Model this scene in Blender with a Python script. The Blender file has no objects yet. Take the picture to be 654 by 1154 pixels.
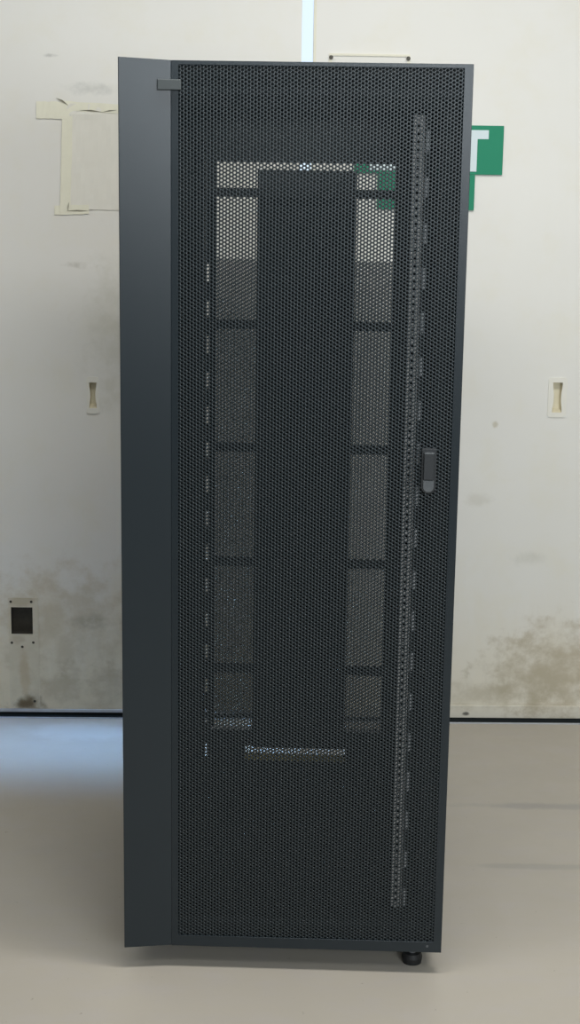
import bpy, math, random
import numpy as np
from mathutils import Matrix, Vector

SC = bpy.context.scene
COL = SC.collection
RAD = math.radians

# ------------------------------------------------------------------ measured layout (metres)
H_CAM = 1.732
F_PX, PITCH, ROLL = 1863.83, RAD(12.3592), RAD(0.8534)
RACK_XL, RACK_D, RACK_YAW = -0.24135, 3.28595, RAD(-1.6259)
W = 0.5805                      # flat part of the door
WING_W, WING_OUT = 0.1009, 0.0136
WALL_D, WALL_YAW = 4.91355, RAD(1.26437)
ZB, ZT = 0.051, 1.8965

# ------------------------------------------------------------------ materials
def new_mat(name):
    m = bpy.data.materials.new(name); m.use_nodes = True
    nt = m.node_tree; b = nt.nodes['Principled BSDF']
    return m, nt, b

def N(nt, t, **kw):
    n = nt.nodes.new(t)
    for k, v in kw.items(): setattr(n, k, v)
    return n

def mix(nt, fac, a, b, mode='MIX'):
    n = N(nt, 'ShaderNodeMix', data_type='RGBA', blend_type=mode)
    for key, v in ((0, fac), (6, a), (7, b)):
        if hasattr(v, 'is_linked') or hasattr(v, 'links'): nt.links.new(v, n.inputs[key])
        elif isinstance(v, (int, float)): n.inputs[key].default_value = v
        else: n.inputs[key].default_value = (*v, 1)
    return n.outputs[2]

def math_n(nt, op, a, b=None, clamp=False):
    n = N(nt, 'ShaderNodeMath', operation=op, use_clamp=clamp)
    for i, v in enumerate((a, b)):
        if v is None: continue
        if isinstance(v, (int, float)): n.inputs[i].default_value = v
        else: nt.links.new(v, n.inputs[i])
    return n.outputs[0]

def noise(nt, vec, scale, detail=4, rough=.6, stretch=(1, 1, 1)):
    mp = N(nt, 'ShaderNodeMapping'); mp.inputs['Scale'].default_value = stretch
    nt.links.new(vec, mp.inputs['Vector'])
    n = N(nt, 'ShaderNodeTexNoise'); n.inputs['Scale'].default_value = scale
    n.inputs['Detail'].default_value = detail; n.inputs['Roughness'].default_value = rough
    nt.links.new(mp.outputs[0], n.inputs['Vector'])
    return n.outputs[0]

def ramp(nt, v, lo, hi, a=0.0, b=1.0):
    n = N(nt, 'ShaderNodeMapRange', interpolation_type='SMOOTHSTEP')
    nt.links.new(v, n.inputs[0])
    for i, x in enumerate((lo, hi, a, b)): n.inputs[i + 1].default_value = x
    return n.outputs[0]

def blob(nt, vec, c, r, wob=None, amt=.5):
    """soft ellipse 1 in the middle, 0 outside; c, r are 3-vectors"""
    s = N(nt, 'ShaderNodeVectorMath', operation='SUBTRACT'); nt.links.new(vec, s.inputs[0]); s.inputs[1].default_value = c
    d = N(nt, 'ShaderNodeVectorMath', operation='DIVIDE'); nt.links.new(s.outputs[0], d.inputs[0]); d.inputs[1].default_value = r
    l = N(nt, 'ShaderNodeVectorMath', operation='LENGTH'); nt.links.new(d.outputs[0], l.inputs[0])
    v = l.outputs['Value']
    if wob is not None:
        v = math_n(nt, 'ADD', v, math_n(nt, 'MULTIPLY', math_n(nt, 'SUBTRACT', wob, .5), amt * 4))
    return ramp(nt, v, 1.0, .25)

def simple(name, col, rough=.5, metal=0, var=.08, vscale=12, bump=0, spec=.5):
    m, nt, b = new_mat(name)
    tc = N(nt, 'ShaderNodeTexCoord').outputs['Object']
    n1 = noise(nt, tc, vscale)
    lo = tuple(c * (1 - var) for c in col); hi = tuple(min(1, c * (1 + var)) for c in col)
    nt.links.new(mix(nt, n1, lo, hi), b.inputs['Base Color'])
    b.inputs['Roughness'].default_value = rough; b.inputs['Metallic'].default_value = metal
    b.inputs['Specular IOR Level'].default_value = spec
    if bump:
        bp = N(nt, 'ShaderNodeBump'); bp.inputs['Strength'].default_value = bump; bp.inputs['Distance'].default_value = .001
        nt.links.new(noise(nt, tc, 600, 2), bp.inputs['Height']); nt.links.new(bp.outputs[0], b.inputs['Normal'])
    return m

M = {}
M['rack'] = simple('slate_powder_coat', (.0125, .0195, .0245), .29, var=.05, bump=.1, spec=.40)
M['mesh'] = simple('perforated_steel_coat', (.0115, .0180, .0215), .29, var=.04, spec=.40)
M['inner'] = simple('inner_dark_steel', (.010, .013, .0145), .65, var=.06, spec=.25)
M['rail'] = simple('rail_zinc_grey', (.84, .83, .80), .45, metal=.0, var=.06)
M['mark'] = simple('white_unit_marking', (.86, .88, .90), .5, var=.02)
M['black'] = simple('black_plastic', (.017, .020, .023), .4, var=.05)
M['rubber'] = simple('black_rubber', (.010, .011, .012), .6, var=.1)
M['key'] = simple('grey_key_cover', (.095, .105, .112), .4, var=.04)
M['tab'] = simple('dark_olive_plastic', (.050, .060, .062), .5, var=.05)
M['green'] = simple('sign_green', (.006, .215, .115), .7, var=.05, vscale=5)
M['white'] = simple('sign_white', (.60, .70, .72), .7, var=.03)
M['pull'] = simple('cream_pull_plastic', (.70, .69, .62), .45, var=.04)
M['cup'] = simple('tan_recess_cup', (.66, .61, .45), .5, var=.12, vscale=30)
M['screw'] = simple('dark_screw', (.05, .045, .035), .5, metal=.4)
M['latch_lining'] = simple('dark_mottled_lining', (.045, .040, .030), .8, var=.5, vscale=60)  # dark mottled lining of the latch plate opening
M['paper'] = simple('yellowed_paper', (.69, .68, .61), .8, var=.05, vscale=10)
M['tape'] = simple('aged_masking_tape', (.71, .70, .57), .6, var=.08, vscale=22)
M['cream'] = simple('cream_metal', (.68, .66, .54), .5, var=.05)
M['slot_fill'] = simple('shaded_floor_olive', (.66, .55, .22), .9, var=.2, vscale=60)  # olive tone standing in for shaded floor behind the rack
M['groove_shade'] = simple('dark_groove_shade', (.014, .018, .020), .85, var=.15, spec=.05)  # near-black that paints the shade of the track groove and door gap
M['alu'] = simple('worn_aluminium', (.50, .53, .58), .35, metal=.3, var=.25, vscale=25)
M['steel'] = simple('galvanised_steel', (.30, .31, .32), .4, metal=.7, var=.1)

def door_mat(side, plate=False):
    m, nt, b = new_mat('painted_door_skin_' + side)
    v = N(nt, 'ShaderNodeTexCoord').outputs['Object']
    base = mix(nt, noise(nt, v, 1.6, 5, .55), (.655, .650, .605), (.735, .730, .690))
    base = mix(nt, ramp(nt, noise(nt, v, 7, 5, .6), .45, .75, 0, .45), base, (.67, .65, .55))
    xyz = N(nt, 'ShaderNodeSeparateXYZ'); nt.links.new(v, xyz.inputs[0]); z = xyz.outputs[2]
    n_f = noise(nt, v, 14, 6, .65); n_v = noise(nt, v, 9, 5, .6, (1, 1, .25)); n_h = noise(nt, v, 14, 5, .65, (.75, 1, .9))
    # old grime that has crept up from the floor
    warm = (.62, .54, .355)
    g = math_n(nt, 'MULTIPLY', ramp(nt, math_n(nt, 'ADD', z, math_n(nt, 'MULTIPLY', math_n(nt, 'SUBTRACT', n_v, .5), .5)), .50, .02), .72 if side == 'left' else .35)
    base = mix(nt, g, base, warm)
    if side == 'left':
        for c, r, s, col in (((-.72, 0, .30), (.40, 9, .24), .6, (.47, .41, .28)), ((-.62, 0, .09), (.34, 9, .10), .5, (.37, .31, .20)),
                             ((-.80, 0, .035), (.07, 9, .045), 1.0, (.11, .085, .045)), ((-.60, 0, .30), (.10, 9, .03), .5, (.30, .28, .2)),
                             ((-.57, 0, 1.755 + .14), (.11, 9, .024), .45, (.33, .34, .31)), ((-.70, 0, 1.985), (.035, 9, .008), .6, (.3, .3, .28)),
                             ((-.62, 0, 1.39), (.06, 9, .012), .5, (.36, .34, .28)), ((-.50, 0, 1.2), (.16, 9, .35), .35, (.47, .46, .36))):
            base = mix(nt, math_n(nt, 'MULTIPLY', blob(nt, v, c, r, n_f, .55), math_n(nt, 'MULTIPLY', ramp(nt, n_h, .3, .6), s)), base, col)
    else:
        for c, r, s, col in (((.90, 0, .15), (.32, 9, .22), .75, (.40, .34, .23)), ((.62, 0, .08), (.26, 9, .07), .6, (.42, .38, .28)),
                             ((.76, 0, .13), (.22, 9, .15), .5, (.42, .38, .28)), ((.74, 0, .52), (.07, 9, .03), .35, (.42, .42, .36)),
                             ((.615, 0, .93), (.012, 9, .014), .7, (.42, .38, .26)), ((.57, 0, .70), (.05, 9, .03), .3, (.42, .39, .3)),
                             ((.56, 0, .018), (.013, 9, .007), 1, (.05, .05, .04))):
            base = mix(nt, math_n(nt, 'MULTIPLY', blob(nt, v, c, r, n_f, .55), math_n(nt, 'MULTIPLY', ramp(nt, n_h, .20, .62), s)), base, col)
    if plate:
        base = mix(nt, .55, base, (.56, .52, .40))
        for c, r, s_, col in (((-.815, 0, .13), (.022, 9, .13), .45, (.42, .31, .16)), ((-.812, 0, .035), (.05, 9, .035), .95, (.12, .085, .04)),
                              ((-.82, 0, .37), (.06, 9, .03), .6, (.40, .34, .22)), ((-.83, 0, .245), (.04, 9, .02), .4, (.36, .30, .2))):
            base = mix(nt, math_n(nt, 'MULTIPLY', blob(nt, v, c, r, n_f, .4), s_), base, col)
    nt.links.new(base, b.inputs['Base Color'])
    b.inputs['Roughness'].default_value = .5
    return m

def floor_mat():
    m, nt, b = new_mat('worn_painted_concrete')
    v = N(nt, 'ShaderNodeTexCoord').outputs['Object']
    base = mix(nt, noise(nt, v, 2.2, 5, .55), (.395, .364, .308), (.448, .415, .356))
    base = mix(nt, ramp(nt, noise(nt, v, 9, 4, .6, (1, 1.8, 1)), .42, .72, 0, .45), base, (.42, .392, .365))
    base = mix(nt, ramp(nt, noise(nt, v, 55, 3, .6), .70, .78, 0, .8), base, (.17, .14, .10))
    n_f = noise(nt, v, 8, 5, .6)
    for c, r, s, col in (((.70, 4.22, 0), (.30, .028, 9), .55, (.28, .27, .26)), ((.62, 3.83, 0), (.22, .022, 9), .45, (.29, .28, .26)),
                         ((-.60, 4.75, 0), (.30, .10, 9), .5, (.56, .56, .54)), ((-.25, 4.78, 0), (.25, .06, 9), .5, (.56, .56, .54))):  # pale patches by the doors paint in the pool of daylight
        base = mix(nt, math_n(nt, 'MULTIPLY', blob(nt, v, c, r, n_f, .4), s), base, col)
    nt.links.new(base, b.inputs['Base Color'])
    nt.links.new(ramp(nt, noise(nt, v, 5), .3, .7, .38, .55), b.inputs['Roughness'])
    b.inputs['Specular IOR Level'].default_value = .35
    return m

M['door_left'] = door_mat('left'); M['door_right'] = door_mat('right'); M['plate'] = door_mat('left', True)
M['wall'] = simple('painted_wall', (.70, .695, .65), .7, var=.05, vscale=2)
M['floor'] = floor_mat()

# ------------------------------------------------------------------ geometry helpers
class MB:
    def __init__(s): s.v = []; s.f = []
    def poly(s, vs, fs):
        o = len(s.v); s.v += [tuple(p) for p in vs]; s.f += [tuple(i + o for i in f) for f in fs]
    def box(s, x0, x1, y0, y1, z0, z1):
        s.poly([(x0,y0,z0),(x1,y0,z0),(x1,y1,z0),(x0,y1,z0),(x0,y0,z1),(x1,y0,z1),(x1,y1,z1),(x0,y1,z1)],
               [(0,3,2,1),(4,5,6,7),(0,1,5,4),(1,2,6,5),(2,3,7,6),(3,0,4,7)])
        return s
    def prism(s, pts, a0, a1, axis='z', top=None):
        """pts polygon extruded along an axis: 'z' -> pts are (x,y); 'y' -> pts are (x,z) ; 'x' -> (y,z)"""
        n = len(pts)
        mk = {'z': lambda p, a: (p[0], p[1], a), 'y': lambda p, a: (p[0], a, p[1]), 'x': lambda p, a: (a, p[0], p[1])}[axis]
        vs = [mk(p, a0) for p in pts] + [mk(p, a1) for p in (top or pts)]
        fs = [tuple(range(n))[::-1], tuple(range(n, 2 * n))] + [(i, (i + 1) % n, n + (i + 1) % n, n + i) for i in range(n)]
        s.poly(vs, fs); return s
    def sheet(s, xs, zs, holes, y0, y1):
        """a slab in the xz plane cut by rectangular holes given as (x0,x1,z0,z1); xs, zs the outer range"""
        X = sorted(set([xs[0], xs[1]] + [q for h in holes for q in h[:2]])); Z = sorted(set([zs[0], zs[1]] + [q for h in holes for q in h[2:]]))
        def solid(i, j):
            if i < 0 or j < 0 or i >= len(X) - 1 or j >= len(Z) - 1: return False
            cx, cz = (X[i] + X[i+1]) / 2, (Z[j] + Z[j+1]) / 2
            return not any(h[0] < cx < h[1] and h[2] < cz < h[3] for h in holes)
        nz = len(Z); idx = lambda i, j, k: o + (i * nz + j) * 2 + k
        o = len(s.v)
        for x in X:
            for z in Z: s.v += [(x, y0, z), (x, y1, z)]
        for i in range(len(X) - 1):
            for j in range(len(Z) - 1):
                if not solid(i, j): continue
                s.f.append((idx(i,j,0), idx(i+1,j,0), idx(i+1,j+1,0), idx(i,j+1,0)))
                s.f.append((idx(i,j,1), idx(i,j+1,1), idx(i+1,j+1,1), idx(i+1,j,1)))
                if not solid(i-1, j): s.f.append((idx(i,j,0), idx(i,j+1,0), idx(i,j+1,1), idx(i,j,1)))
                if not solid(i+1, j): s.f.append((idx(i+1,j,0), idx(i+1,j,1), idx(i+1,j+1,1), idx(i+1,j+1,0)))
                if not solid(i, j-1): s.f.append((idx(i,j,0), idx(i,j,1), idx(i+1,j,1), idx(i+1,j,0)))
                if not solid(i, j+1): s.f.append((idx(i,j+1,0), idx(i+1,j+1,0), idx(i+1,j+1,1), idx(i,j+1,1)))
        return s
    def cyl(s, cx, cy, z0, z1, r0, r1=None, n=24, axis='z'):
        r1 = r0 if r1 is None else r1
        a = [(math.cos(2*math.pi*i/n), math.sin(2*math.pi*i/n)) for i in range(n)]
        s.prism([(cx + r0*c, cy + r0*d) for c, d in a], z0, z1, axis, [(cx + r1*c, cy + r1*d) for c, d in a]); return s
    def build(s, name, m, parent=None, bevel=0, off=(0, 0, 0)):
        used = sorted({i for f in s.f for i in f}); mp = {o: n for n, o in enumerate(used)}
        me = bpy.data.meshes.new(name)
        me.from_pydata([(s.v[i][0]-off[0], s.v[i][1]-off[1], s.v[i][2]-off[2]) for i in used], [], [tuple(mp[i] for i in f) for f in s.f]); me.update()
        me.materials.append(m)
        import bmesh
        bm = bmesh.new(); bm.from_mesh(me); bmesh.ops.recalc_face_normals(bm, faces=bm.faces); bm.to_mesh(me); bm.free()
        o = bpy.data.objects.new(name, me); COL.objects.link(o); o.parent = parent; o.location = off
        if bevel:
            b = o.modifiers.new('bevel', 'BEVEL'); b.width = bevel; b.segments = 2; b.limit_method = 'ANGLE'
        return o

def tag(o, label=None, cat=None, group=None, kind=None):
    if label: o['label'] = label
    if cat: o['category'] = cat
    if group: o['group'] = group
    if kind: o['kind'] = kind
    return o

def empty(name, loc, rz=0):
    o = bpy.data.objects.new(name, None); COL.objects.link(o); o.location = loc; o.rotation_euler = (0, 0, rz)
    o.empty_display_size = .1
    return o

def perforated(name, u0, u1, z0, z1, y, th, m, parent, pitch=None, open_r=.36, skip=()):
    """steel sheet with staggered hexagonal holes, all real geometry"""
    ncol = max(2, round((u1 - u0) / (.00646 if pitch is None else pitch * .866)))
    dx = (u1 - u0) / ncol; a = dx / .8660254; nrow = int((z1 - z0) / a - .5)
    i, j = np.meshgrid(np.arange(ncol), np.arange(nrow), indexing='ij'); i = i.ravel(); j = j.ravel()
    cx = u0 + (i + .5) * dx; cz = z0 + (j + .5) * a + np.where(i % 2 == 1, a / 2, 0)
    keep = np.ones(len(cx), bool)
    for (a0, a1, b0, b1) in skip: keep &= ~((cx > a0) & (cx < a1) & (cz > b0) & (cz < b1))
    i, cx, cz = i[keep], cx[keep], cz[keep]
    n = len(cx); ang = np.arange(6) * math.pi / 3
    Ro, Ri = a / math.sqrt(3), a * open_r
    out = np.stack([cx[:, None] + Ro * np.cos(ang), cz[:, None] + Ro * np.sin(ang)], -1).reshape(-1, 2)
    inn = np.stack([cx[:, None] + Ri * np.cos(ang), cz[:, None] + Ri * np.sin(ang)], -1).reshape(-1, 2)
    key = np.round(out / (a * .05)).astype(np.int64)
    # merge shared cell corners so that the sheet is one connected surface
    kk = key[:, 0] * 1000003 + key[:, 1]
    uq, first, inv = np.unique(kk, return_index=True, return_inverse=True)
    ov = out[first]; no = len(ov)
    P2 = np.concatenate([ov, inn]); nv = len(P2)
    V = np.zeros((2 * nv, 3)); V[:nv, 0] = P2[:, 0]; V[:nv, 2] = P2[:, 1]; V[:nv, 1] = y
    V[nv:, 0] = P2[:, 0]; V[nv:, 2] = P2[:, 1]; V[nv:, 1] = y + th
    O = inv.reshape(n, 6); I = no + np.arange(n * 6).reshape(n, 6)
    O2, I2 = np.roll(O, -1, 1), np.roll(I, -1, 1)
    front = np.stack([O, O2, I2, I], -1).reshape(-1, 4)
    back = front[:, ::-1] + nv
    wall = np.stack([I, I2, I2 + nv, I + nv], -1).reshape(-1, 4)
    F = np.concatenate([front, back, wall]).astype(np.int32)
    me = bpy.data.meshes.new(name)
    me.vertices.add(len(V)); me.vertices.foreach_set('co', V.ravel())
    me.loops.add(F.size); me.loops.foreach_set('vertex_index', F.ravel())
    me.polygons.add(len(F)); me.polygons.foreach_set('loop_start', np.arange(0, F.size, 4, dtype=np.int32))
    me.update(calc_edges=True); me.validate()
    me.materials.append(m)
    o = bpy.data.objects.new(name, me); COL.objects.link(o); o.parent = parent
    return o

# ------------------------------------------------------------------ setting: floor
fl = MB().box(-4.06, 4.06, -1.56, 9, -.05, 0).build('floor', M['floor']); tag(fl, kind='structure')

def wall_root(name, mb, m, bevel=0):
    o = mb.build(name, m, None, bevel); o.location = (0, WALL_D, 0); o.rotation_euler = (0, 0, WALL_YAW); return o

# doors: local x along the wall, y away from the camera, z up
TH = .040
PL = (-.606, -.583, .967, 1.046)        # recess of the left pull
PR = (.7835, .8135, .970, 1.062)        # recess of the right pull
GR = (-.853, -.787, .262, .348)         # square opening in the latch plate
dl = wall_root('door_1', MB().sheet((-2.4, .0135), (.003, 2.45), [PL, GR], 0, TH), M['door_left']); tag(dl, 'large cream sliding door left of the rack with stained lower edge', kind='structure')
dr = wall_root('door_2', MB().sheet((.0475, 2.4), (.003, 2.45), [PR], 0, TH), M['door_right']); tag(dr, 'large off-white sliding door right of the rack with recessed pull', kind='structure')
# upright cover strip on the leading edge of the right door
MB().box(.0475, .0545, -.004, -.0001, .012, 2.45).build('edge_strip', M['cream'], dr)
# header above the doors and wall to both sides
room = simple('plain_room_paint', (.22, .22, .21), .8, var=.04, vscale=1)
for nm, b in (('wall_left', (-4.06, -4.0, -1.5, 5.1)), ('wall_right', (4.0, 4.06, -1.5, 5.1)), ('wall_front', (-4.06, 4.06, -1.56, -1.501))):
    tag(MB().box(b[0], b[1], b[2], b[3], 0, 3.0).build(nm, room), kind='structure')
tag(MB().box(-4.06, 4.06, -1.56, 5.2, 3.001, 3.06).build('ceiling', room), kind='structure')
wl = MB().box(-4.2, 4.2, 0, .12, 2.451, 3.0).box(-4.2, -2.401, 0, .12, 0, 2.451).box(2.401, 4.2, 0, .12, 0, 2.451)
tag(wall_root('wall_back', wl, M['wall']), kind='structure')

def recessed_pull(rect, parent, plate_pad, waist=.0035):
    x0, x1, z0, z1 = rect; xm, zm = (x0+x1)/2, (z0+z1)/2
    # cover plate: rounded outline with a waisted opening, built as strips between two outlines
    px, pz = plate_pad
    def rounded(hx, hz, r, n=6):
        pts = []
        for cx, cz, a0 in ((hx-r, hz-r, 0), (-hx+r, hz-r, 90), (-hx+r, -hz+r, 180), (hx-r, -hz+r, 270)):
            for k in range(n + 1):
                a = RAD(a0 + 90*k/n); pts.append((xm+cx+r*math.cos(a), zm+cz+r*math.sin(a)))
        return pts
    def waisted(n=7):
        hx, hz = (x1-x0)/2 - .0006, (z1-z0)/2 - .0006; pts = []
        def side(s, zz): return s*(hx - waist*max(0, 1-(zz/(hz*.72))**2))
        ns = 4*(n)
        zs = [hz - 2*hz*k/(n*2-1) for k in range(n*2)]
        right = [(xm+side(1, zz), zm+zz) for zz in zs][::-1]      # bottom to top on the right
        left = [(xm+side(-1, zz), zm+zz) for zz in zs]            # top to bottom on the left
        return right + left
    outer = rounded((x1-x0)/2+px, (z1-z0)/2+pz, .008); inner = waisted()
    n = len(outer)
    # match counts and start angles
    def resort(p):
        return sorted(p, key=lambda q: math.atan2(q[1]-zm, q[0]-xm))
    outer, inner = resort(outer), resort(inner); n = min(len(outer), len(inner)); outer, inner = outer[:n], inner[:n]
    mb = MB()
    vs = [(p[0], -.003, p[1]) for p in outer] + [(p[0], -.003, p[1]) for p in inner] + [(p[0], -.0001, p[1]) for p in outer] + [(p[0], .0, p[1]) for p in inner]
    fs = []
    for i in range(n):
        j = (i+1) % n
        fs += [(i, j, n+j, n+i), (i, i+2*n, j+2*n, j), (n+i, n+j, 3*n+j, 3*n+i)]
    mb.poly(vs, fs)
    h = mb.build('door_pull', M['pull'], parent)
    # cup behind the opening
    c = MB()
    bx0, bx1, bz0, bz1, d = x0+.0006, x1-.0006, z0+.0006, z1-.0006, .022
    c.poly([(bx0,0,bz0),(bx1,0,bz0),(bx1,0,bz1),(bx0,0,bz1),(bx0+.003,d,bz0+.01),(bx1-.003,d,bz0+.01),(bx1-.003,d,bz1-.004),(bx0+.003,d,bz1-.004)],
           [(4,5,6,7),(0,1,5,4),(1,2,6,5),(2,3,7,6),(3,0,4,7)])
    tag(c.build('recess_cup', M['cup'], h), 'tan hollow of the pull')
    return h

recessed_pull(PL, dl, (.007, .016)); recessed_pull(PR, dr, (.013, .014))

# latch plate on the left door with a dark square opening
lp = MB().sheet((-.861, -.769), (.024, .378), [GR], -.003, -.0001).build('latch_plate', M['plate'], dl)
gb = MB()
gx0, gx1, gz0, gz1 = GR
gb.poly([(gx0+.001,0,gz0+.001),(gx1-.001,0,gz0+.001),(gx1-.001,0,gz1-.001),(gx0+.001,0,gz1-.001),(gx0+.001,.03,gz0+.001),(gx1-.001,.03,gz0+.001),(gx1-.001,.03,gz1-.001),(gx0+.001,.03,gz1-.001)],
        [(4,5,6,7),(0,1,5,4),(1,2,6,5),(2,3,7,6),(3,0,4,7)])
tag(gb.build('latch_recess', M['latch_lining'], lp), 'dark square opening of the plate')
for x, z in ((-.853, .366), (-.790, .366), (-.852, .235), (-.786, .236), (-.785, .046), (-.820, .222)):
    MB().cyl(x, z, -.0045, -.003, .0042, .0035, 14, 'y').build('screw', M['screw'], lp)

# track at the foot of the doors; a dark strip paints the groove's shade
def track(name, x0, x1, wide):
    mb = MB().box(x0, x1, -wide, -.002, .0002, .0020)
    o = wall_root(name, mb, M['groove_shade']); tag(o, kind='structure')
    MB().box(x0, x1, -wide-.006, -wide-.0002, .0002, .0028).build('track_lip', M['alu'], o)
    return o
track('trim_1', -2.4, .0, .026)
track('trim_2', .0, 2.4, .046)
o = wall_root('trim_3', MB().box(-2.4, .012, -.008, -.0005, .0125, .0205), M['alu']); tag(o, kind='structure')
MB().box(-2.4, .012, -.006, -.0005, .0005, .0123).build('gap_shade_bar', M['groove_shade'], o)  # added dark bar, paints the shaded gap below the trim
o = wall_root('trim_4', MB().box(.055, 2.4, -.010, -.0005, .004, .046), M['door_right'], .002); tag(o, kind='structure')

# ------------------------------------------------------------------ things on the doors
def wall_thing(name, x, z, label, cat, group=None):
    c, s = math.cos(WALL_YAW), math.sin(WALL_YAW)
    o = empty(name, (x*c, WALL_D + x*s, z), WALL_YAW); tag(o, label, cat, group); return o

# EXIT sign (rack hides all but its right end; the rest glimmers through the mesh)
sx, sz = .387, 1.566
sign = wall_thing('exit_sign', sx, sz, 'green EXIT sign with white letters on the wall, half hidden behind the rack', 'sign')
MB().box(.1715-sx, .604-sx, -.007, -.0005, 1.6685-sz, 1.808-sz).build('sign_board', M['green'], sign, .0008)
lb = MB().box(.2405-sx, .525-sx, -.007, -.0005, 1.566-sz, 1.668-sz).build('lower_sign_board', M['green'], sign, .0008)
def letter(ch, x0, x1, z0, z1, t):
    mb = MB(); y0, y1 = -.0086, -.0071
    x0 -= sx; x1 -= sx; z0 -= sz; z1 -= sz; xm = (x0+x1)/2
    P = lambda pts: mb.prism(pts, y0, y1, 'y')
    if ch == 'T':
        P([(xm-t/2,z0),(xm+t/2,z0),(xm+t/2,z1-t*1.15),(x1,z1-t*1.15),(x1,z1),(x0,z1),(x0,z1-t*1.15),(xm-t/2,z1-t*1.15)])
    if ch == 'I': P([(x0,z0),(x1,z0),(x1,z1),(x0,z1)])
    if ch == 'E':
        zm = (z0+z1)/2; h = t*.55
        P([(x0,z0),(x1,z0),(x1,z0+t),(x0+t,z0+t),(x0+t,zm-h),(x1-.01,zm-h),(x1-.01,zm+h),(x0+t,zm+h),(x0+t,z1-t),(x1,z1-t),(x1,z1),(x0,z1)])
    if ch == 'X':
        w = t*1.25; zm = (z0+z1)/2
        P([(x0,z0),(x0+w,z0),(xm,zm-w*.62),(x1-w,z0),(x1,z0),(xm+w*.48,zm),(x1,z1),(x1-w,z1),(xm,zm+w*.62),(x0+w,z1),(x0,z1),(xm-w*.48,zm)])
    return mb.build('letter_' + ch.lower(), M['white'], sign)
zb_, zt_ = 1.677, 1.795
letter('E', .218, .292, zb_, zt_, .022); letter('X', .308, .398, zb_, zt_, .022)
letter('I', .415, .437, zb_, zt_, .022); letter('T', .474, .560, zb_, zt_, .022)

# yellowed sheet taped to the left door
px, pz = -.58, 1.548
pp = wall_thing('paper_sheet', px, pz, 'yellowed blank sheet held by masking tape on the wall left of the rack', 'paper')
sh = MB(); nx, nz_ = 16, 20
rng = random.Random(4)
pv = []
for i in range(nx+1):
    for j in range(nz_+1):
        x = -.660 + .20*i/nx - px; z = 1.552 + .300*j/nz_ - pz
        e = .0010*abs(math.sin(i*.9+j*.35))*(.3+rng.random()*.7) + (.002 if (j > nz_-3 and i < 9) else 0)*rng.random()
        pv.append((x, -.0012 - e, z))
sh.poly(pv, [(i*(nz_+1)+j, (i+1)*(nz_+1)+j, (i+1)*(nz_+1)+j+1, i*(nz_+1)+j+1) for i in range(nx) for j in range(nz_)])
so = sh.build('sheet', M['paper'], pp); md = so.modifiers.new('thick', 'SOLIDIFY'); md.thickness = .0006; md.offset = 0
def tape(x0, x1, z0, z1, skew=0, y=-.0062):
    mb = MB(); r = rng
    n = 10; V = []
    for k in range(n+1):
        if x1-x0 > z1-z0:
            t = x0+(x1-x0)*k/n; V += [(t-px, y+.0007*r.random(), z0-pz+skew*k/n+.002*r.random()), (t-px, y+.0007*r.random(), z1-pz+skew*k/n+.002*r.random())]
        else:
            t = z0+(z1-z0)*k/n; V += [(x0-px+skew*k/n+.002*r.random(), y+.0007*r.random(), t-pz), (x1-px+skew*k/n+.002*r.random(), y+.0007*r.random(), t-pz)]
    mb.poly(V, [(2*k, 2*k+2, 2*k+3, 2*k+1) for k in range(n)])
    o = mb.build('tape', M['tape'], pp); m2 = o.modifiers.new('thick', 'SOLIDIFY'); m2.thickness = .0006; m2.offset = 0
    return o
tape(-.748, -.664, 1.808, 1.856, 0, -.0028)
tape(-.668, -.47, 1.832, 1.858, -.010, -.0034)
tape(-.685, -.655, 1.545, 1.835, .010, -.0031)
tape(-.700, -.600, 1.535, 1.562, .004, -.0028)
# a curled dark crease at the upper left corner and along the lower edge
crease_mat = simple('dark_paper_edge', (.36, .35, .28), .8)  # darker than the sheet, for its creases and curled edges
def crease(p, q, w, out):
    cr = MB()
    (ax, az), (bx, bz) = p, q; ax -= px; bx -= px; az -= pz; bz -= pz
    dx_, dz_ = bx-ax, bz-az; L = math.hypot(dx_, dz_); nx_, nz2 = -dz_/L*w, dx_/L*w; mx, mz = (ax+bx)/2, (az+bz)/2
    y = -.0040
    vs_ = [(ax, y, az), (bx, y, bz), (mx+nx_, y-out, mz+nz2), (mx-nx_*.4, y, mz-nz2*.4)]
    vs_ += [(x_, y_+.0003, z_) for x_, y_, z_ in vs_]
    cr.poly(vs_, [(0,3,1,2), (4,6,5,7), (0,2,6,4), (2,1,5,6), (1,3,7,5), (3,0,4,7)])
    tag(cr.build('curled_edge', crease_mat, pp), 'dark curled edge of the sheet')
crease((-.692, 1.868), (-.655, 1.846), .005, .004); crease((-.625, 1.834), (-.555, 1.829), .004, .004); crease((-.560, 1.829), (-.515, 1.836), .003, .003)
crease((-.668, 1.548), (-.600, 1.549), .003, .003); crease((-.661, 1.546), (-.657, 1.575), .003, .003)

# slim cream plate above the rack
cx_, cz_ = .208, 1.972
cp = wall_thing('name_plate', cx_, cz_, 'thin cream plate with two dark screws on the wall just above the rack', 'plate')
MB().sheet((.093-cx_, .326-cx_), (1.94-cz_, 2.003-cz_), [(.101-cx_, .318-cx_, 1.946-cz_, 1.997-cz_)], -.005, -.0005).build('plate_frame', M['cream'], cp)
MB().box(.101-cx_, .318-cx_, -.002, -.0006, 1.946-cz_, 1.997-cz_).build('blank_card', M['wall'], cp)
for x in (.0985, .3205): MB().cyl(x-cx_, 1.992-cz_, -.009, -.0051, .006, .005, 14, 'y').build('screw', M['screw'], cp)

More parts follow.
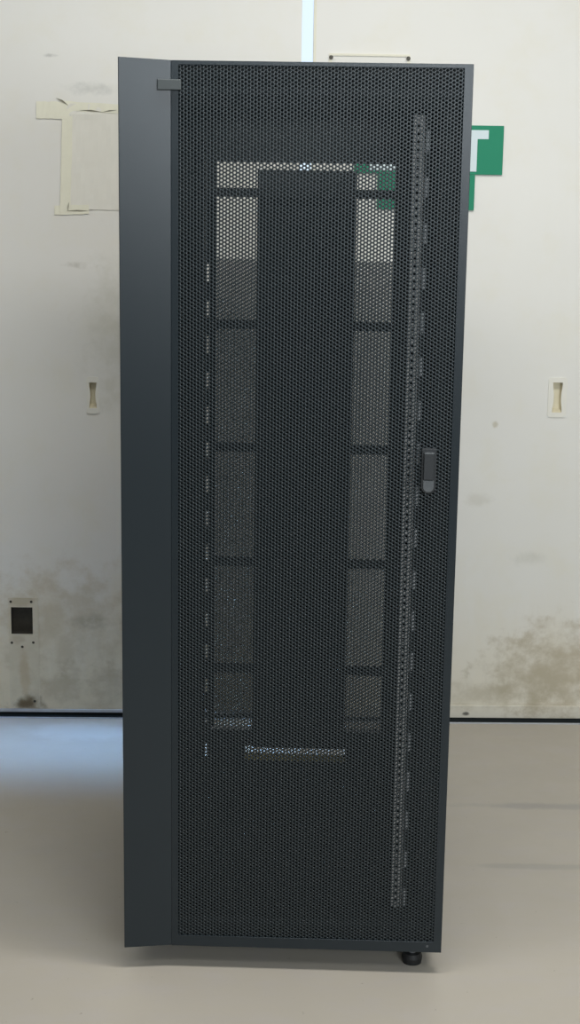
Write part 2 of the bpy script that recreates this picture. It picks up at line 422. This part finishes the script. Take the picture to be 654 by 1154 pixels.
# ------------------------------------------------------------------ the server rack
UC, DC = .240, .46                     # rack local origin, in door coordinates (u to the right, d to the back)
cy, sy = math.cos(RACK_YAW), math.sin(RACK_YAW)
rack = empty('server_rack', (RACK_XL + UC*cy - DC*sy, RACK_D + UC*sy + DC*cy, 0), RACK_YAW)
tag(rack, 'tall dark slate server rack with perforated front door standing on grey concrete floor', 'server rack')
class RB(MB):
    """mesh builder in door coordinates"""
    def build(s, name, m, parent=rack, bevel=0):
        s.v = [(x-UC, y-DC, z) for x, y, z in s.v]; return MB.build(s, name, m, parent, bevel)

DEP = .92; UL, UR = -.088, .572; BZ, BT = .060, 1.8945
DT = .026                              # door thickness
C0 = DT + .004                         # where the cabinet starts behind the door
RB().box(UL, UL+.004, C0, DEP, BZ, BT).build('side_panel', M['rack'])
RB().box(UR-.004, UR, C0, DEP, BZ, BT).build('side_panel', M['rack'])
# roof with two cable cut-outs
tp = MB()
def hsheet(mb, x0, x1, y0, y1, holes, z0, z1):
    t = MB().sheet((x0, x1), (y0, y1), holes, z0, z1)
    mb.poly([(x, z, y) for x, y, z in t.v], t.f)   # swap y and z
t = RB(); hsheet(t, UL+.005, UR-.005, C0, DEP, [(.05, .43, .62, .80)], BT-.006, BT-.001); t.build('roof_panel', M['rack'])
t = RB(); hsheet(t, UL+.005, UR-.005, C0, DEP, [], BZ, BZ+.004); t.build('base_panel', M['inner'])
# front and rear frames of the carcass
RB().sheet((UL+.0045, UR-.0045), (BZ+.0045, BT-.0065), [(.004, .528, .118, 1.812)], C0+.001, C0+.022).build('front_frame', M['inner'])

# front rails and rear rails, each an L profile with square holes and white unit marks
def mounting_rail(u_in, u_out, d, z0, z1, ret, m=None):
    lo, hi = sorted((u_in, u_out)); sgn = 1 if u_out > u_in else -1
    hc = u_in + sgn*.0095
    holes = []; z = z0 + .012
    while z < z1 - .012:
        holes.append((hc-.0042, hc+.0042, z, z+.0084)); z += .01588
    mb = RB().sheet((lo, hi), (z0, z1), holes, d, d+.002)
    e = (u_in, u_in+sgn*.002); mb.box(min(e), max(e), d+.0021, d+ret, z0, z1)
    e = (u_out-sgn*.002, u_out); mb.box(min(e), max(e), d+.0021, d+ret*.6, z0, z1)
    rail = mb.build('mounting_rail', m or M['rail'])
    return rail
def unit_marks(rail, u0, u1, d, z0, n, ln=.040):
    for k in range(n):
        z = z0 + k*.0889
        mb = RB()
        mb.box(u0, u1, d-.0008, d-.0001, z, z+ln)
        tag(mb.build('unit_mark', M['mark'], rail), 'white height marking')
RZ0, RZ1 = .128, 1.802
r = mounting_rail(.471, .4935, .056, RZ0, RZ1, .045)
RB().box(.4937, .5048, .057, .062, RZ0, RZ1).build('mark_strip', M['inner'], r)
unit_marks(r, .4955, .5045, .0565, .131, 19)
r = mounting_rail(-.004, -.030, .058, RZ0, RZ1, .045)
r = mounting_rail(.465, .508, .695, .205, RZ1-.05, .04, M['inner'])
r = mounting_rail(.0085, -.020, .695, .205, RZ1-.05, .04, M['inner'])

# side braces between the rails (dark depth members seen at a slant)
for z in (.18, .75, 1.32, 1.74):
    RB().box(.532, .562, .10, .86, z, z+.03).build('depth_brace', M['inner'])
    RB().box(-.080, -.050, .10, .86, z, z+.03).build('depth_brace', M['inner'])

# rear wall of the rack: frame with a tall opening, a lower slot and a central duct
OP = (.0215, .4655, .2235, 1.700)
SLOT = (.105, .372, .1465, .1750)
RB().sheet((UL+.0045, UR-.0045), (BZ+.0045, BT-.0065), [OP, SLOT] + [(-.0030, .0045, .137+.0905*k, .181+.0905*k) for k in range(15)], DEP-.02, DEP-.001).build('rear_frame', M['inner'])
rd = RB().box(.1245, .3705, DEP-.045, DEP-.021, .1800, 1.6825).build('rear_duct_panel', M['inner'])
def zr(y):                                   # pixel row of a cross bar -> height at the rear plane
    return {216: 1.627, 358: 1.302, 497: .990, 630: .690, 760: .402}[y]
for yy in (216, 358, 497, 630, 760):
    z = zr(yy); RB().box(.008, .4735, DEP-.062, DEP-.046, z-.011, z+.011).build('cross_bar', M['inner'])
# perforated rear sheets below the open top
for u0, u1, zl in ((.0218, .1240, .268), (.3710, .4650, .2245)):
    perforated('rear_perforated_sheet', u0-UC, u1-UC, zl, 1.468, DEP-.030-DC, .001, M['mesh'], rack, pitch=.0048, open_r=.335)
tag(RB().box(SLOT[0]+.0003, SLOT[1]-.0003, DEP-.040, DEP-.0205, SLOT[2]-.004, SLOT[2]+.009).build('slot_shade_strip', M['slot_fill']), 'added olive strip in the low rear slot, toned like shaded floor')  # added strip; its olive stands in for shaded floor seen through the slot
RB().box(.0165, .4650, DEP-.034, DEP-.0302, .2240, .232).build('rear_sill', M['rail'])

# ---- front door
FM = (.0139, .5629, .0755, 1.8885)           # perforated field
door = RB().sheet((.0, W), (ZB, ZT), [(FM[0], FM[1], FM[2], FM[3])], 0, .0022)
door.box(0, .003, .0023, DT, ZB, ZT).box(W-.003, W, .0023, DT, ZB, ZT).box(.0031, W-.0031, .0023, DT, ZT-.003, ZT).box(.0031, W-.0031, .0023, DT, ZB, ZB+.003)
fd = door.build('front_door', M['rack'], rack, .0006)
mesh_z0, mesh_z1 = FM[2]-.006, FM[3]+.006
LK = (.5045, .5345, 1.0585, 1.1505)          # lock housing
perforated('perforated_panel', FM[0]-.003-UC, FM[1]+.003-UC, mesh_z0, mesh_z1, .0024-DC, .0012, M['mesh'], fd, open_r=.315,
           skip=((LK[0]-UC+.001, LK[1]-UC-.001, LK[2]+.002, LK[3]-.002),))
# stiffening folds behind the sheet
RB().box(.004, W-.004, .0060, .016, 1.8345, 1.8485).build('stiffener', M['inner'], fd)
RB().box(.004, W-.004, .0060, .016, .105, .119).build('stiffener', M['inner'], fd)

# solid slanted fairing on the hinge side; its outer edge stands forward and is a touch taller
wg = RB()
prof = [(-.0002, 0.0), (-.0002, DT), (-.050, DT), (-.094, .012), (-WING_W, -WING_OUT+.006), (-WING_W, -WING_OUT), (-WING_W+.0015, -WING_OUT-.0004)]
def wz(u, top): 
    t_ = min(1, max(0, -u/WING_W)); return (ZT + .0045*t_) if top else (ZB + .0010 - .0025*t_)
n = len(prof)
wg.poly([(u, d, wz(u, 0)) for u, d in prof] + [(u, d, wz(u, 1)) for u, d in prof],
        [tuple(range(n))[::-1], tuple(range(n, 2*n))] + [(i, (i+1) % n, n+(i+1) % n, n+i) for i in range(n)])
wg.build('side_fairing', M['rack'], fd, .0006)
# small clip bridging fairing and mesh
RB().box(-.0255, .0200, -.0125, -.0046, 1.8405, 1.8605).build('clip', M['tab'], fd, .0015)

# swing-handle lock
def rr(x0, x1, z0, z1, r, n=6, rb=None):
    rb = r if rb is None else rb; pts = []
    for cx, cz, a0, q in ((x1-r, z1-r, 0, r), (x0+r, z1-r, 90, r), (x0+rb, z0+rb, 180, rb), (x1-rb, z0+rb, 270, rb)):
        for k in range(n+1):
            a = RAD(a0+90*k/n); pts.append((cx+q*math.cos(a), cz+q*math.sin(a)))
    return pts
hb = RB().prism(rr(LK[0], LK[1], LK[2], LK[3], .003, rb=.0145), -.0060, .012, 'y').build('lock_housing', M['black'], fd, .001)
RB().prism(rr(LK[0]+.0042, LK[1]-.0045, 1.0880, 1.1425, .0020), -.0150, -.0061, 'y', rr(LK[0]+.0050, LK[1]-.0052, 1.0880, 1.1425, .0020)).build('swing_handle', M['black'], fd, .0012)
tag(RB().box(LK[0]+.0052, LK[1]-.0054, -.0153, -.0085, 1.1410, 1.1432).build('handle_highlight', M['key'], fd), 'highlight painted as a lighter strip along the handle top')  # lighter strip paints the highlight on the handle's top edge
tag(RB().prism(rr(LK[0]+.0042, LK[1]-.0045, 1.0625, 1.0865, .0015, rb=.0100), -.0110, -.0061, 'y').build('key_cover', M['key'], fd, .0008), 'grey rounded key cover')
tag(RB().cyl(.550, .0655, -.0012, -.0001, .0026, None, 12, 'y').build('rivet', M['key'], fd), 'tiny light rivet')
# hinges at the back of the fairing
for z in (.20, .95, 1.70):
    t = RB().cyl(-.036, DT+.0075, z-.025, z+.025, .0035, None, 12); t.build('hinge', M['inner'], rack)

# levelling foot in front and castors
ft = RB().cyl(.5215, .0555, 0.0005, .014, .0205, .0225, 28).cyl(.5215, .0555, .0141, .024, .0225, .0195, 28).build('levelling_foot', M['rubber'])
RB().cyl(.5215, .0555, .0242, BZ-.0003, .008, None, 18).build('threaded_stem', M['steel'], ft)
for u, d in ((-.02, .20), (.50, .22), (-.02, .82), (.50, .82)):
    mb = RB().cyl(d, .0255, u-.011, u+.011, .025, None, 28, 'x'); w_ = mb.build('castor', M['rubber'])
    RB().box(u-.020, u+.020, d-.022, d+.022, .0560, BZ-.0003).box(u-.0160, u-.0120, d-.010, d+.010, .018, .0559).box(u+.0120, u+.0160, d-.010, d+.010, .018, .0559).build('castor_fork', M['steel'], w_)

# ------------------------------------------------------------------ light
def area(name, loc, target, size, power, col, size_y=None, spread=180):
    l = bpy.data.lights.new(name, 'AREA'); l.energy = power; l.color = col; l.size = size
    if size_y: l.shape = 'RECTANGLE'; l.size_y = size_y
    l.spread = RAD(spread)
    o = bpy.data.objects.new(name, l); COL.objects.link(o); o.location = loc
    o.rotation_euler = (Vector(target)-Vector(loc)).to_track_quat('-Z', 'Y').to_euler(); return o
area('ceiling_lamp', (.45, 2.95, 2.94), (.45, 3.0, 0), 1.8, 54, (1, .975, .935), .4)
area('ceiling_lamp', (-.45, 3.95, 2.96), (-.45, 4.0, 0), 3.6, 16, (.99, .985, .97), .4)
area('ceiling_lamp', (.2, 1.2, 2.94), (.2, 1.2, 0), 2.2, 20, (.96, .98, 1), .9)
area('window_behind_camera', (.8, -1.45, 2.0), (.4, 3.9, 1.2), 4.0, 190, (.88, .95, 1), 1.2)
area('added_blue_floor_light', (-.52, 4.67, 2.95), (-.52, 4.62, 0), 1.15, 2.0, (.27, .53, 1), .28, 14)  # added blue light without a known source, tints the floor by the doors

wd = bpy.data.worlds.new('World'); SC.world = wd; wd.use_nodes = True
bg = wd.node_tree.nodes['Background']; bg.inputs[0].default_value = (.72, .86, 1, 1); bg.inputs[1].default_value = 1.15

# ------------------------------------------------------------------ camera
cd = bpy.data.cameras.new('camera'); cam = bpy.data.objects.new('camera', cd); COL.objects.link(cam)
cd.sensor_width = 36; cd.sensor_fit = 'AUTO'; cd.lens = F_PX/1154*36; cd.clip_start = .05
cp_, sp_ = math.cos(PITCH), math.sin(PITCH)
Fv = Vector((0, cp_, -sp_)); Rv = Vector((1, 0, 0)); Uv = Vector((0, sp_, cp_))
c_, s_ = math.cos(ROLL), math.sin(ROLL)
R2 = c_*Rv + s_*Uv; U2 = -s_*Rv + c_*Uv
cam.matrix_world = Matrix(((R2.x, U2.x, -Fv.x, 0), (R2.y, U2.y, -Fv.y, 0), (R2.z, U2.z, -Fv.z, H_CAM), (0, 0, 0, 1)))
SC.camera = cam
vs = SC.view_settings; vs.view_transform = 'Standard'; vs.look = 'None'; vs.gamma = 1; vs.exposure = 0; vs.use_curve_mapping = False
